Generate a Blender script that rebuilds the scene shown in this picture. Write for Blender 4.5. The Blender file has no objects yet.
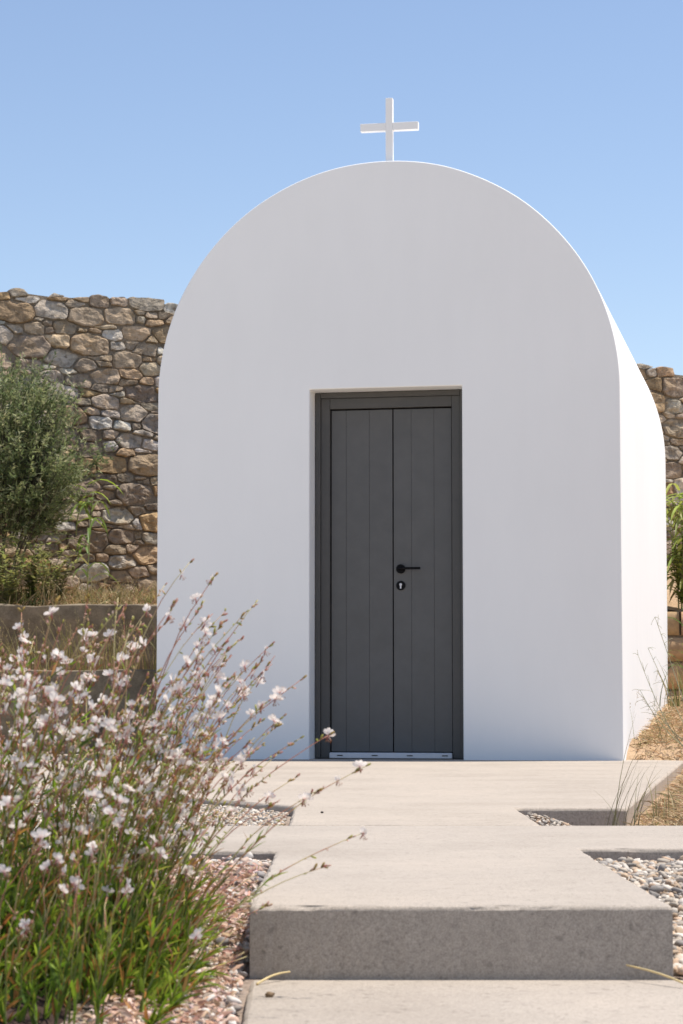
import bpy, bmesh, math, random
import numpy as np
from mathutils import Vector, Matrix, noise
R = math.radians
SC = bpy.context.scene
COL = SC.collection
rng = random.Random(7)
nrg = np.random.default_rng(11)

# ------------------------------------------------------------------ helpers
def tag(o, label=None, cat=None, group=None, kind=None):
    if label: o['label'] = label
    if cat: o['category'] = cat
    if group: o['group'] = group
    if kind: o['kind'] = kind
    return o

def empty(name, loc=(0, 0, 0), rz=0.0):
    o = bpy.data.objects.new(name, None)
    o.empty_display_size = 0.1
    o.location = loc
    o.rotation_euler = (0, 0, rz)
    COL.objects.link(o)
    return o

def link_mesh(name, me, m, parent=None):
    o = bpy.data.objects.new(name, me)
    COL.objects.link(o)
    if m is not None and len(me.materials) == 0:
        me.materials.append(m)
    if parent: o.parent = parent
    return o

class MB:
    """collects polygons with an optional colour per vertex, builds ONE mesh"""
    def __init__(s):
        s.v = []; s.f = []; s.c = []; s.sm = []
    def add(s, vs, fs, col=(1, 1, 1), smooth=False):
        b = len(s.v)
        s.v.extend(tuple(p) for p in vs)
        if isinstance(col, list): s.c.extend(col)
        else: s.c.extend([col] * len(vs))
        for f in fs:
            s.f.append([i + b for i in f]); s.sm.append(smooth)
    def box(s, x0, x1, y0, y1, z0, z1, col=(1, 1, 1)):
        v = [(x0,y0,z0),(x1,y0,z0),(x1,y1,z0),(x0,y1,z0),(x0,y0,z1),(x1,y0,z1),(x1,y1,z1),(x0,y1,z1)]
        s.add(v, [(0,3,2,1),(4,5,6,7),(0,1,5,4),(1,2,6,5),(2,3,7,6),(3,0,4,7)], col)
    def tube(s, pts, rads, cols, n=5):
        pts = [Vector(p) for p in pts]
        vs = []; cs = []; fs = []
        ref = Vector((0.31, 0.95, 0.05))
        for i, p in enumerate(pts):
            t = (pts[min(i+1, len(pts)-1)] - pts[max(i-1, 0)])
            if t.length < 1e-9: t = Vector((0,0,1))
            t.normalize()
            a = t.cross(ref)
            if a.length < 1e-4: a = t.cross(Vector((1,0,0)))
            a.normalize(); b = t.cross(a)
            for k in range(n):
                w = 2*math.pi*k/n
                vs.append(p + (a*math.cos(w) + b*math.sin(w))*rads[i]); cs.append(cols[i])
        for i in range(len(pts)-1):
            for k in range(n):
                k2 = (k+1) % n
                fs.append((i*n+k, i*n+k2, (i+1)*n+k2, (i+1)*n+k))
        fs.append(tuple(range((len(pts)-1)*n, len(pts)*n)))
        s.add(vs, fs, cs, True)
    def blade(s, pts, widths, side, cols):
        """a thin leaf along pts, with a fold down its middle"""
        pts = [Vector(p) for p in pts]; side = Vector(side).normalized()
        vs = []; cs = []; fs = []
        for i, p in enumerate(pts):
            t = pts[min(i+1, len(pts)-1)] - pts[max(i-1, 0)]
            if t.length < 1e-9: t = Vector((0,0,1))
            t.normalize()
            sd = (side - t*side.dot(t))
            if sd.length < 1e-5: sd = t.orthogonal()
            sd.normalize(); up = sd.cross(t)
            w = widths[i]*0.5
            vs += [p - sd*w + up*w*0.35, p, p + sd*w + up*w*0.35]
            cs += [cols[i]]*3
        for i in range(len(pts)-1):
            a = i*3
            fs += [(a, a+1, a+4, a+3), (a+1, a+2, a+5, a+4)]
        s.add(vs, fs, cs, True)
    def mesh(s, name):
        me = bpy.data.meshes.new(name)
        me.from_pydata(s.v, [], s.f)
        at = me.color_attributes.new('Col', 'FLOAT_COLOR', 'POINT')
        arr = np.ones((len(s.v), 4), dtype=np.float32)
        arr[:, :3] = np.array(s.c, dtype=np.float32).reshape(-1, 3)
        at.data.foreach_set('color', arr.ravel())
        me.polygons.foreach_set('use_smooth', np.array(s.sm, dtype=bool))
        me.update()
        return me
    def build(s, name, m, parent=None):
        return link_mesh(name, s.mesh(name), m, parent)

def np_mesh(name, V, F, C, smooth=True):
    me = bpy.data.meshes.new(name)
    n = len(V); k = F.shape[1]
    me.vertices.add(n); me.vertices.foreach_set('co', V.astype(np.float32).ravel())
    me.loops.add(F.size); me.loops.foreach_set('vertex_index', F.astype(np.int32).ravel())
    me.polygons.add(len(F))
    me.polygons.foreach_set('loop_start', np.arange(0, F.size, k, dtype=np.int32))
    me.polygons.foreach_set('loop_total', np.full(len(F), k, dtype=np.int32))
    me.polygons.foreach_set('use_smooth', np.full(len(F), smooth, dtype=bool))
    at = me.color_attributes.new('Col', 'FLOAT_COLOR', 'POINT')
    arr = np.ones((n, 4), dtype=np.float32); arr[:, :3] = C
    at.data.foreach_set('color', arr.ravel())
    me.update(); me.validate()
    return me

def lerp(a, b, t): return tuple(x + (y-x)*t for x, y in zip(a, b))
def vary(c, r, amt=0.15, hue=0.04):
    k = 1 + r.uniform(-amt, amt)
    return tuple(max(0.003, x*k*(1 + r.uniform(-hue, hue))) for x in c)

# ------------------------------------------------------------------ materials
def new_mat(name):
    m = bpy.data.materials.new(name); m.use_nodes = True
    nt = m.node_tree; nt.nodes.clear()
    out = nt.nodes.new('ShaderNodeOutputMaterial')
    b = nt.nodes.new('ShaderNodeBsdfPrincipled')
    nt.links.new(b.outputs[0], out.inputs[0])
    return m, nt, b, out

def N(nt, t, **kw):
    n = nt.nodes.new(t)
    for k, v in kw.items():
        if k.startswith('i_'): n.inputs[k[2:].replace('_', ' ')].default_value = v
        else: setattr(n, k, v)
    return n

def noise_tex(nt, scale, detail=4, rough=0.55, vec=None):
    n = N(nt, 'ShaderNodeTexNoise'); n.inputs['Scale'].default_value = scale
    n.inputs['Detail'].default_value = detail; n.inputs['Roughness'].default_value = rough
    if vec is not None: nt.links.new(vec, n.inputs['Vector'])
    return n.outputs[0]

def ramp(nt, fac, stops):
    r = N(nt, 'ShaderNodeValToRGB')
    el = r.color_ramp.elements
    while len(el) < len(stops): el.new(0.5)
    for e, (p, c) in zip(el, stops):
        e.position = p; e.color = (*c, 1) if len(c) == 3 else c
    nt.links.new(fac, r.inputs[0])
    return r.outputs[0]

def mult(nt, a, b, fac=1.0, mode='MULTIPLY'):
    m = N(nt, 'ShaderNodeMix', data_type='RGBA', blend_type=mode)
    if isinstance(fac, float): m.inputs[0].default_value = fac
    else: nt.links.new(fac, m.inputs[0])
    for s, i in ((a, 6), (b, 7)):
        if isinstance(s, tuple): m.inputs[i].default_value = (*s, 1)
        else: nt.links.new(s, m.inputs[i])
    return m.outputs[2]

def bump(nt, bsdf, h, strength, dist, prev=None):
    b = N(nt, 'ShaderNodeBump'); b.inputs['Strength'].default_value = strength
    b.inputs['Distance'].default_value = dist
    nt.links.new(h, b.inputs['Height'])
    if prev is not None: nt.links.new(prev, b.inputs['Normal'])
    nt.links.new(b.outputs[0], bsdf.inputs['Normal'])
    return b.outputs[0]

def g(v): return (v, v, v)

def mat_plaster():
    m, nt, b, _ = new_mat('white_plaster')
    tc = N(nt, 'ShaderNodeTexCoord').outputs['Object']
    mp = N(nt, 'ShaderNodeMapping'); nt.links.new(tc, mp.inputs[0]); mp.inputs['Scale'].default_value = (2.2, 2.2, 0.55)
    n1 = noise_tex(nt, 2.2, 5, 0.6, mp.outputs[0])
    n2 = noise_tex(nt, 55, 3, 0.6, tc)
    n3 = noise_tex(nt, 1.1, 3, 0.5, tc)
    base = ramp(nt, n3, [(0.3, (0.845, 0.85, 0.845)), (0.7, (0.87, 0.875, 0.87))])
    base = mult(nt, base, ramp(nt, n1, [(0.35, g(0.985)), (0.6, g(1.0))]))
    nt.links.new(base, b.inputs['Base Color']); b.inputs['Roughness'].default_value = 0.9
    b.inputs['Specular IOR Level'].default_value = 0.15
    p = bump(nt, b, n1, 0.22, 0.010)
    bump(nt, b, n2, 0.22, 0.0015, p)
    return m

def mat_paint(name, c, rough=0.45, amt=0.12):
    m, nt, b, _ = new_mat(name)
    tc = N(nt, 'ShaderNodeTexCoord').outputs['Object']
    n = noise_tex(nt, 9, 5, 0.6, tc)
    mp = N(nt, 'ShaderNodeMapping'); nt.links.new(tc, mp.inputs[0]); mp.inputs['Scale'].default_value = (90, 90, 2.5)
    gr = noise_tex(nt, 1.0, 4, 0.6, mp.outputs[0])
    nt.links.new(mult(nt, c, ramp(nt, n, [(0.3, g(1-amt)), (0.7, g(1+amt))])), b.inputs['Base Color'])
    nt.links.new(ramp(nt, n, [(0.3, g(rough-0.06)), (0.7, g(rough+0.08))]), b.inputs['Roughness'])
    bump(nt, b, gr, 0.12, 0.001)
    return m

def mat_concrete(name, c, spots=1.0, stain=None):
    m, nt, b, _ = new_mat(name)
    tc = N(nt, 'ShaderNodeTexCoord').outputs['Object']
    big = noise_tex(nt, 1.7, 5, 0.6, tc)
    mid = noise_tex(nt, 22, 5, 0.7, tc)
    fine = noise_tex(nt, 150, 5, 0.85, tc)
    col = mult(nt, c, ramp(nt, big, [(0.28, (0.86, 0.85, 0.84)), (0.5, (0.98, 0.98, 0.98)), (0.75, (1.08, 1.07, 1.06))]))
    col = mult(nt, col, ramp(nt, mid, [(0.25, g(0.90)), (0.55, g(1.0)), (0.8, g(1.05))]))
    col = mult(nt, col, ramp(nt, fine, [(0.3, g(0.66)), (0.48, g(1.0)), (0.7, g(1.2))]))
    gr_ = noise_tex(nt, 420, 3, 0.8, tc)
    col = mult(nt, col, ramp(nt, gr_, [(0.30, g(0.70)), (0.5, g(1.0)), (0.70, g(1.28))]))
    n6 = noise_tex(nt, 48, 2, 0.5, tc)
    col = mult(nt, col, ramp(nt, n6, [(0.645, g(1.0)), (0.70, g(0.76))]))
    if stain:
        n5 = noise_tex(nt, 4.5, 6, 0.7, tc)
        col = mult(nt, col, stain, ramp(nt, n5, [(0.42, g(0)), (0.64, g(0.75))]), 'MIX')
    vo = N(nt, 'ShaderNodeTexVoronoi'); vo.inputs['Scale'].default_value = 36; wv = N(nt, 'ShaderNodeTexNoise'); wv.inputs['Scale'].default_value = 150; nt.links.new(tc, wv.inputs['Vector'])
    wm = N(nt, 'ShaderNodeVectorMath', operation='MULTIPLY_ADD'); nt.links.new(wv.outputs['Color'], wm.inputs[0]); wm.inputs[1].default_value = (0.012,)*3; nt.links.new(tc, wm.inputs[2])
    nt.links.new(wm.outputs[0], vo.inputs['Vector'])
    vo.inputs['Randomness'].default_value = 1.0
    pick = N(nt, 'ShaderNodeMath', operation='GREATER_THAN'); pick.inputs[1].default_value = 0.66
    sp = N(nt, 'ShaderNodeSeparateColor'); nt.links.new(vo.outputs['Color'], sp.inputs[0]); nt.links.new(sp.outputs[0], pick.inputs[0])
    dot = ramp(nt, vo.outputs['Distance'], [(0.05, g(1)), (0.17, g(0))])
    mk = N(nt, 'ShaderNodeMath', operation='MULTIPLY'); nt.links.new(dot, mk.inputs[0]); nt.links.new(pick.outputs[0], mk.inputs[1])
    mk2 = N(nt, 'ShaderNodeMath', operation='MULTIPLY'); nt.links.new(mk.outputs[0], mk2.inputs[0]); mk2.inputs[1].default_value = 0.6*spots
    col = mult(nt, col, (0.13, 0.115, 0.10), mk2.outputs[0], 'MIX')
    nt.links.new(col, b.inputs['Base Color']); b.inputs['Roughness'].default_value = 0.88
    b.inputs['Specular IOR Level'].default_value = 0.25
    p = bump(nt, b, mid, 0.10, 0.003)
    bump(nt, b, fine, 0.35, 0.0015, p)
    return m

def mat_attr(name, rough=0.85, nscale=30, namt=0.25, bumpd=0.004, spec=0.25, bs=0.5, second=None):
    """colour of each piece from its own Col attribute, broken up by noise"""
    m, nt, b, _ = new_mat(name)
    tc = N(nt, 'ShaderNodeTexCoord').outputs['Object']
    a = N(nt, 'ShaderNodeAttribute', attribute_name='Col').outputs['Color']
    n = noise_tex(nt, nscale, 6, 0.65, tc)
    col = mult(nt, a, ramp(nt, n, [(0.25, g(1-namt*1.4)), (0.5, g(1.0)), (0.78, g(1+namt))]))
    if second:
        n2 = noise_tex(nt, second[0], 4, 0.6, tc)
        col = mult(nt, col, second[1], ramp(nt, n2, [(second[2], g(0)), (second[2]+0.14, g(second[3]))]), 'MIX')
    nt.links.new(col, b.inputs['Base Color']); b.inputs['Roughness'].default_value = rough
    b.inputs['Specular IOR Level'].default_value = spec
    if bumpd > 0: bump(nt, b, n, bs, bumpd)
    return m

def mat_leaf(name, rough=0.5, trans=0.35, spec=0.35):
    m, nt, b, out = new_mat(name)
    a = N(nt, 'ShaderNodeAttribute', attribute_name='Col').outputs['Color']
    tc = N(nt, 'ShaderNodeTexCoord').outputs['Object']
    n = noise_tex(nt, 40, 3, 0.6, tc)
    col = mult(nt, a, ramp(nt, n, [(0.3, g(0.82)), (0.7, g(1.15))]))
    nt.links.new(col, b.inputs['Base Color']); b.inputs['Roughness'].default_value = rough
    b.inputs['Specular IOR Level'].default_value = spec
    tr = N(nt, 'ShaderNodeBsdfTranslucent'); nt.links.new(col, tr.inputs[0])
    mx = N(nt, 'ShaderNodeMixShader'); mx.inputs[0].default_value = trans
    nt.links.new(b.outputs[0], mx.inputs[1]); nt.links.new(tr.outputs[0], mx.inputs[2])
    nt.links.new(mx.outputs[0], out.inputs[0])
    return m

def mat_ground(name, c1, c2, scale=3.0, fine=80, bd=0.01):
    m, nt, b, _ = new_mat(name)
    tc = N(nt, 'ShaderNodeTexCoord').outputs['Object']
    n1 = noise_tex(nt, scale, 6, 0.65, tc); n2 = noise_tex(nt, fine, 4, 0.7, tc)
    col = ramp(nt, n1, [(0.3, c1), (0.7, c2)])
    col = mult(nt, col, ramp(nt, n2, [(0.25, g(0.6)), (0.5, g(1.0)), (0.75, g(1.3))]))
    nt.links.new(col, b.inputs['Base Color']); b.inputs['Roughness'].default_value = 0.95
    b.inputs['Specular IOR Level'].default_value = 0.1
    bump(nt, b, n2, 0.6, bd)
    return m

M_PLASTER = mat_plaster()
M_DOOR = mat_paint('charcoal_paint', (0.094, 0.094, 0.093), 0.5)
M_FRAME = mat_paint('charcoal_frame_paint', (0.072, 0.070, 0.067), 0.5)
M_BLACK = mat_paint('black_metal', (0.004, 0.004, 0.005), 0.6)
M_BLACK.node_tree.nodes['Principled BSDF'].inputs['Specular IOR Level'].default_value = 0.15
M_STEEL = mat_paint('brushed_steel', (0.62, 0.63, 0.66), 0.35, 0.05)
M_CONC = mat_concrete('pale_concrete', (0.415, 0.362, 0.305))
M_CONC2 = mat_concrete('landing_concrete', (0.435, 0.375, 0.31))
M_WCONC = mat_concrete('weathered_concrete', (0.28, 0.228, 0.16), 0.6, (0.075, 0.06, 0.04))
M_STONE = mat_attr('rubble_stone', 0.92, 19, 0.50, 0.020, 0.12, 1.0, second=(6.0, (0.42, 0.29, 0.16), 0.52, 0.5))
M_MORTAR = mat_ground('earth_mortar', (0.20, 0.155, 0.11), (0.30, 0.24, 0.175), 4, 60)
M_PEBBLE = mat_attr('pebbles', 0.75, 70, 0.18, 0.002, 0.3)
M_LEAF = mat_leaf('green_leaves', 0.5, 0.48)
M_REED = mat_leaf('reed_leaves', 0.45, 0.4)
M_STEM = mat_attr('plant_stems', 0.6, 60, 0.15, 0.0, 0.4)
M_PETAL = mat_leaf('flower_petals', 0.6, 0.5, 0.2)
M_STRAW = mat_leaf('dry_straw', 0.7, 0.25, 0.2)
M_EARTH = mat_ground('dry_earth', (0.37, 0.25, 0.145), (0.50, 0.36, 0.235), 5, 70)
M_BED = mat_ground('gravel_bed', (0.26, 0.20, 0.16), (0.36, 0.30, 0.25))
M_SOIL = mat_ground('shaded_soil', (0.032, 0.021, 0.018), (0.085, 0.055, 0.044), 8, 90)  # dark soil, its colour deepened for the shade under the bush
M_FAR = mat_ground('pale_dry_ground', (0.52, 0.45, 0.36), (0.60, 0.525, 0.43), 0.4, 20)  # ground colour raised to bounce fill light onto the shaded chapel front

# ------------------------------------------------------------------ light, sky, camera
EL, DEL = 70.0, 15.0      # high sun from the right, a little behind the chapel front
sd = Vector((math.cos(R(EL))*math.cos(R(DEL)), math.cos(R(EL))*math.sin(R(DEL)), math.sin(R(EL))))
w = bpy.data.worlds.new('World'); SC.world = w; w.use_nodes = True
nt = w.node_tree; nt.nodes.clear()
wo = nt.nodes.new('ShaderNodeOutputWorld'); bg = nt.nodes.new('ShaderNodeBackground')
sky = nt.nodes.new('ShaderNodeTexSky'); sky.sky_type = 'NISHITA'; sky.sun_disc = False
sky.sun_elevation = R(EL); sky.sun_rotation = math.atan2(sd.x, sd.y)
sky.altitude = 100; sky.air_density = 1.0; sky.dust_density = 0.3; sky.ozone_density = 2.0
nt.links.new(mult(nt, sky.outputs[0], (1.055, 0.975, 0.955)), bg.inputs[0]); bg.inputs[1].default_value = 0.109
nt.links.new(bg.outputs[0], wo.inputs[0])
sl = bpy.data.lights.new('sun', 'SUN'); sl.energy = 3.9; sl.angle = R(0.53); sl.color = (1.0, 0.935, 0.845)
so = bpy.data.objects.new('sun', sl); COL.objects.link(so)
so.rotation_euler = (-sd).to_track_quat('-Z', 'Y').to_euler(); so.location = (8, 4, 20)

cam = bpy.data.cameras.new('camera'); co = bpy.data.objects.new('camera', cam); COL.objects.link(co)
F = 2324.2; CAMZ = 0.3163; PITCH = R(4.6516)
cam.sensor_fit = 'VERTICAL'; cam.sensor_height = 24; cam.lens = F/1024*24
cam.clip_start = 0.05; cam.clip_end = 3000
co.location = (0, 0, CAMZ); co.rotation_euler = (R(90)+PITCH, 0, 0)
cam.dof.use_dof = True; cam.dof.focus_distance = 8.0; cam.dof.aperture_fstop = 10.5; cam.dof.aperture_blades = 7
SC.camera = co
SC.view_settings.view_transform = 'Standard'; SC.view_settings.look = 'None'
SC.view_settings.exposure = 0.59; SC.view_settings.gamma = 1.0

def spot(px, py, Y):
    """world point at depth Y seen along a measured direction (used to take sizes off the photograph)"""
    cx = (px-341.5)/F; cy = (512-py)/F
    d = Vector((cx, math.cos(PITCH)-cy*math.sin(PITCH), math.sin(PITCH)+cy*math.cos(PITCH)))
    return Vector((0, 0, CAMZ)) + d*(Y/d.y)

# ------------------------------------------------------------------ ground and paving
def sheet(name, pts, m, h, step=0.12, kind='structure', jit=0.0, scale=4.0):
    """height field over the box pts=(x0,x1,y0,y1)"""
    x0, x1, y0, y1 = pts
    nx = max(2, int((x1-x0)/step)); ny = max(2, int((y1-y0)/step))
    b = MB(); vs = []
    for j in range(ny+1):
        for i in range(nx+1):
            x = x0+(x1-x0)*i/nx; y = y0+(y1-y0)*j/ny
            z = h(x, y) + (noise.noise(Vector((x*scale, y*scale, 3.3)))*jit if jit else 0)
            vs.append((x, y, z))
    fs = [(j*(nx+1)+i, j*(nx+1)+i+1, (j+1)*(nx+1)+i+1, (j+1)*(nx+1)+i) for j in range(ny) for i in range(nx)]
    b.add(vs, fs, (1, 1, 1), True)
    return tag(b.build(name, m), kind=kind)

far = MB(); far.add([(-600,-600,-0.165),(600,-600,-0.165),(600,900,-0.165),(-600,900,-0.165)], [(0,1,2,3)])
tag(far.build('ground', M_FAR), kind='structure')

def densify(poly, step):
    out = []
    for i, a in enumerate(poly):
        b = poly[(i+1) % len(poly)]
        a = Vector(a); b = Vector(b); n = max(1, int((b-a).length/step))
        for k in range(n): out.append(a + (b-a)*k/n)
    return out

def slab(name, poly, z1, z0, m, rough=0.004, step=0.03, bev=0.010, seed=0.0, tilt=0.0):
    """cast slab with a worn, slightly uneven top edge; poly is counter-clockwise"""
    P = densify(poly, step); n = len(P)
    nor = []
    for i in range(n):
        t1 = (P[i]-P[i-1]).normalized(); t2 = (P[(i+1) % n]-P[i]).normalized()
        n1 = Vector((t1.y, -t1.x)); n2 = Vector((t2.y, -t2.x))
        v = n1+n2
        nor.append(v/max(0.35, v.length**2/2) if v.length > 1e-6 else n1)
    rings = [(0.0, z0), (0.0, z1-bev*1.25), (-bev*0.22, z1-bev*0.5), (-bev*0.62, z1-bev*0.15), (-bev*1.1, z1)]
    vs = []; fs = []
    for ri, (o, z) in enumerate(rings):
        for i, p in enumerate(P):
            q = Vector((p.x*9+seed, p.y*9, ri*0.35)); q2 = Vector((p.x*45+seed, p.y*45, ri*0.5))
            q.z = 0 if ri < 2 else q.z; q2.z = 0 if ri < 2 else q2.z
            e = (noise.noise(q)*0.45+noise.noise(q2)*0.55)*rough
            oo = o + e*(0.5 if ri < 2 else 1.0) - (abs(e)*0.9 if ri >= 2 else 0)
            zz = z + (e*0.8 if 0 < ri < 3 else (-0.0006 if ri == 3 else 0)) + tilt*max(0.0, p.y-6.95)
            vs.append((p.x+nor[i].x*oo, p.y+nor[i].y*oo, zz))
    for ri in range(len(rings)-1):
        for i in range(n):
            i2 = (i+1) % n
            fs.append((ri*n+i, ri*n+i2, (ri+1)*n+i2, (ri+1)*n+i))
    b = MB(); b.add(vs, fs[:n], (1,1,1), False); b.add(vs, fs[n:], (1,1,1), True)
    b.add([vs[(len(rings)-1)*n+i] for i in range(n)], [tuple(range(n))], (1,1,1), False)
    o = b.build(name, m)
    bm = bmesh.new(); bm.from_mesh(o.data)
    bmesh.ops.triangulate(bm, faces=[f for f in bm.faces if len(f.verts) > 4])
    bm.to_mesh(o.data); bm.free()
    return tag(o, kind='structure')

slab('step_slab', [(-0.143,3.64),(0.513,3.645),(0.511,5.045),(2.6,5.06),(2.6,5.98),(-0.46,5.965),(-0.40,4.97),(-0.139,4.963)],
     0.0, -0.16, M_CONC, 0.007, 0.012, 0.006, 1.0)
slab('lower_slab', [(-0.100,1.2),(0.62,1.2),(0.62,3.634),(-0.143,3.634)], -0.112, -0.2, M_CONC, 0.004, 0.03, 0.008, 5.0)
slab('landing_slab', [(-0.136,5.985),(0.513,5.985),(0.515,6.95),(0.845,6.94),(1.92,13.1),(1.7,13.35),(1.9,15.0),(-2.4,15.2),(-2.6,9.6),(-0.75,8.03),(-0.454,7.66),(-0.144,7.08)],
     0.001, -0.16, M_CONC2, 0.005, 0.03, 0.008, 9.0, -0.0028)

def sm(t): t = max(0.0, min(1.0, t)); return t*t*(3-2*t)
# gravel beds: height of the loose stones beside the steps
def gh_left(x, y):
    return -0.120 + 0.098*sm((y-3.30)/1.35) + 0.012*sm((-0.3-x)/0.5)
def gh_right(x, y):
    return -0.112 + 0.082*sm((y-3.45)/1.4)
def gh_lnotch(x, y): return -0.024
def gh_rnotch(x, y): return -0.068 + 0.058*math.exp(-((x-0.52)**2+(y-6.70)**2)/0.022)
sheet('gravel_bed', (-1.6,-0.112,1.9,4.97), M_BED, lambda x,y: gh_left(x,y)-0.008, 0.06, jit=0.006)
sheet('gravel_bed', (0.517,2.4,2.4,5.05), M_BED, lambda x,y: gh_right(x,y)-0.008, 0.06, jit=0.006)
sheet('gravel_bed', (-1.7,-0.145,5.98,8.3), M_BED, lambda x,y: gh_lnotch(x,y)-0.008, 0.08, jit=0.004)
sheet('gravel_bed', (0.518,1.6,5.99,6.94), M_BED, lambda x,y: gh_rnotch(x,y)-0.008, 0.05, jit=0.004)
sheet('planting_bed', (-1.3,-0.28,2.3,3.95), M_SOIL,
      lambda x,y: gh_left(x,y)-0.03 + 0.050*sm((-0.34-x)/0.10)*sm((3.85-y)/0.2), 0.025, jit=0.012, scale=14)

# pebbles -------------------------------------------------------------
bm = bmesh.new(); bmesh.ops.create_icosphere(bm, subdivisions=2, radius=1.0)
bm.verts.ensure_lookup_table()
ICO_V = np.array([v.co[:] for v in bm.verts]); ICO_F = np.array([[v.index for v in f.verts] for f in bm.faces]); bm.free()
bm = bmesh.new(); bmesh.ops.create_icosphere(bm, subdivisions=1, radius=1.0)
LO_V = np.array([v.co[:] for v in bm.verts]); LO_F = np.array([[v.index for v in f.verts] for f in bm.faces]); bm.free()

PAL_R = [(0.50,0.43,0.345),(0.58,0.52,0.44),(0.46,0.34,0.23),(0.64,0.58,0.50),(0.34,0.30,0.255),(0.52,0.39,0.27),(0.40,0.345,0.285),(0.50,0.36,0.25),(0.27,0.245,0.22)]
PAL_L = [(0.58,0.44,0.35),(0.60,0.52,0.44),(0.64,0.59,0.53),(0.54,0.36,0.27),(0.50,0.38,0.28),(0.38,0.32,0.27),(0.62,0.48,0.40),(0.25,0.23,0.22),(0.63,0.58,0.52)]
def pebbles(regions, V0, F0, name, label=None):
    Vs=[]; Fs=[]; Cs=[]; base=0
    for (x0,x1,y0,y1,sp,r0,r1,hf,pal,ok) in regions:
        nx=int((x1-x0)/sp); ny=int((y1-y0)/sp)
        for j in range(ny):
            for i in range(nx):
                x=x0+(i+0.5+nrg.uniform(-.45,.45))*sp; y=y0+(j+0.5+nrg.uniform(-.45,.45))*sp
                if not ok(x,y): continue
                r=r0+(r1-r0)*nrg.random()**2.2
                sc=np.array([r*nrg.uniform(.85,1.35), r*nrg.uniform(.7,1.05), r*nrg.uniform(.42,.8)])
                k=1+0.20*np.sin(V0@nrg.normal(size=3)*1.8+nrg.uniform(0,6))+0.13*np.sin(V0@nrg.normal(size=3)*3.4+nrg.uniform(0,6))
                for _ in range(3):
                    nn=nrg.normal(size=3); nn/=np.linalg.norm(nn); dd=V0@nn; k=np.where(dd*k>0.62,0.62/np.maximum(dd,.3),k)
                P=V0*k[:,None]*sc
                a=nrg.uniform(0,6.283); tx=nrg.normal()*.35; ty=nrg.normal()*.35
                ca,sa=math.cos(a),math.sin(a)
                Rz=np.array([[ca,-sa,0],[sa,ca,0],[0,0,1]])
                Rx=np.array([[1,0,0],[0,math.cos(tx),-math.sin(tx)],[0,math.sin(tx),math.cos(tx)]])
                Ry=np.array([[math.cos(ty),0,math.sin(ty)],[0,1,0],[-math.sin(ty),0,math.cos(ty)]])
                P=P@(Rz@Rx@Ry).T
                z=hf(x,y)+sc[2]*nrg.uniform(-.1,.75)
                Vs.append(P+np.array([x,y,z])); Fs.append(F0+base); base+=len(V0)
                c=np.array(pal[int(len(pal)*nrg.random()**1.15)])*nrg.uniform(.75,1.2)
                Cs.append(np.tile(c,(len(V0),1)))
    me=np_mesh(name,np.concatenate(Vs),np.concatenate(Fs),np.concatenate(Cs))
    return tag(link_mesh(name,me,M_PEBBLE),label,kind='stuff')
yes = lambda x,y: True
okR = lambda x,y: x > 0.525 and not (x < 0.632 and y < 3.65)
okL = lambda x,y: not (x < -0.33 and y < 3.75) and x < (-0.150 if y > 3.62 else -0.108-(y-1.2)*0.0178)
pebbles([(0.52,1.05,2.9,5.04,0.0135,0.0065,0.0125,gh_right,PAL_R,okR),
         (0.52,1.05,2.9,5.04,0.05,0.010,0.0155,lambda x,y: gh_right(x,y)+0.006,PAL_R,okR)],
        ICO_V, ICO_F, 'gravel')
pebbles([(-0.75,-0.10,2.75,4.955,0.0125,0.0045,0.0105,gh_left,PAL_L,okL),
         (-0.75,-0.10,2.75,4.955,0.045,0.008,0.0150,lambda x,y: gh_left(x,y)+0.006,PAL_L,okL),
         (-0.66,-0.36,4.9,6.0,0.022,0.008,0.014,lambda x,y: -0.003,PAL_L,lambda x,y: x<-0.41+0.04*math.sin(y*9))],
        ICO_V, ICO_F, 'gravel')
pebbles([(-1.1,-0.15,5.985,8.3,0.014,0.006,0.011,gh_lnotch,PAL_R,lambda x,y: y < 7.06-(x+0.144)*1.87 if x>-0.454 else y<7.64-(x+0.454)*1.25),
         (0.525,1.1,5.99,6.94,0.014,0.006,0.012,gh_rnotch,PAL_R,yes)], LO_V, LO_F, 'gravel')

# ------------------------------------------------------------------ chapel
YAW = R(11.30); W2 = 1.357; HS = 2.101; DEP = 4.33
u = Vector((math.cos(YAW), -math.sin(YAW), 0)); v = Vector((math.sin(YAW), math.cos(YAW), 0))
RC = Vector((1.579, 13.078, 0)); C0 = RC - u*W2
chapel = empty('chapel', C0, -YAW)
tag(chapel, 'small white plastered chapel with rounded vault, charcoal double door and a cross on top', 'chapel')
DL, DR, DH = -0.443, 0.452, 2.124
NA = 96
arch = []
for k in range(NA+1):
    q = math.pi*k/NA; rr_ = W2 + 0.004*noise.noise(Vector((k*.11,2.0,0)))*math.sin(q)
    arch.append((rr_*math.cos(q), HS+rr_*math.sin(q)))   # right spring to left spring
bm = bmesh.new()
front = [(W2,-0.05)] + arch + [(-W2,-0.05),(DL,-0.05),(DL,DH),(DR,DH),(DR,-0.05)]
fv = [bm.verts.new((x,0,z)) for x,z in front]
bm.faces.new(fv)
rv = {}
for k in (-4,-3,-2,-1): rv[k] = bm.verts.new((front[k][0], 0.32, front[k][1]))
for a,b2 in ((-4,-3),(-3,-2),(-2,-1)): bm.faces.new((fv[b2],fv[a],rv[a],rv[b2]))
bm.faces.new((rv[-4],rv[-3],rv[-2],rv[-1]))
nb = NA+3
bv = [bm.verts.new((x,DEP,z)) for x,z in front[:nb]]
for k in range(nb-1): bm.faces.new((fv[k+1],fv[k],bv[k],bv[k+1]))
bm.faces.new(list(reversed(bv)))
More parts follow.
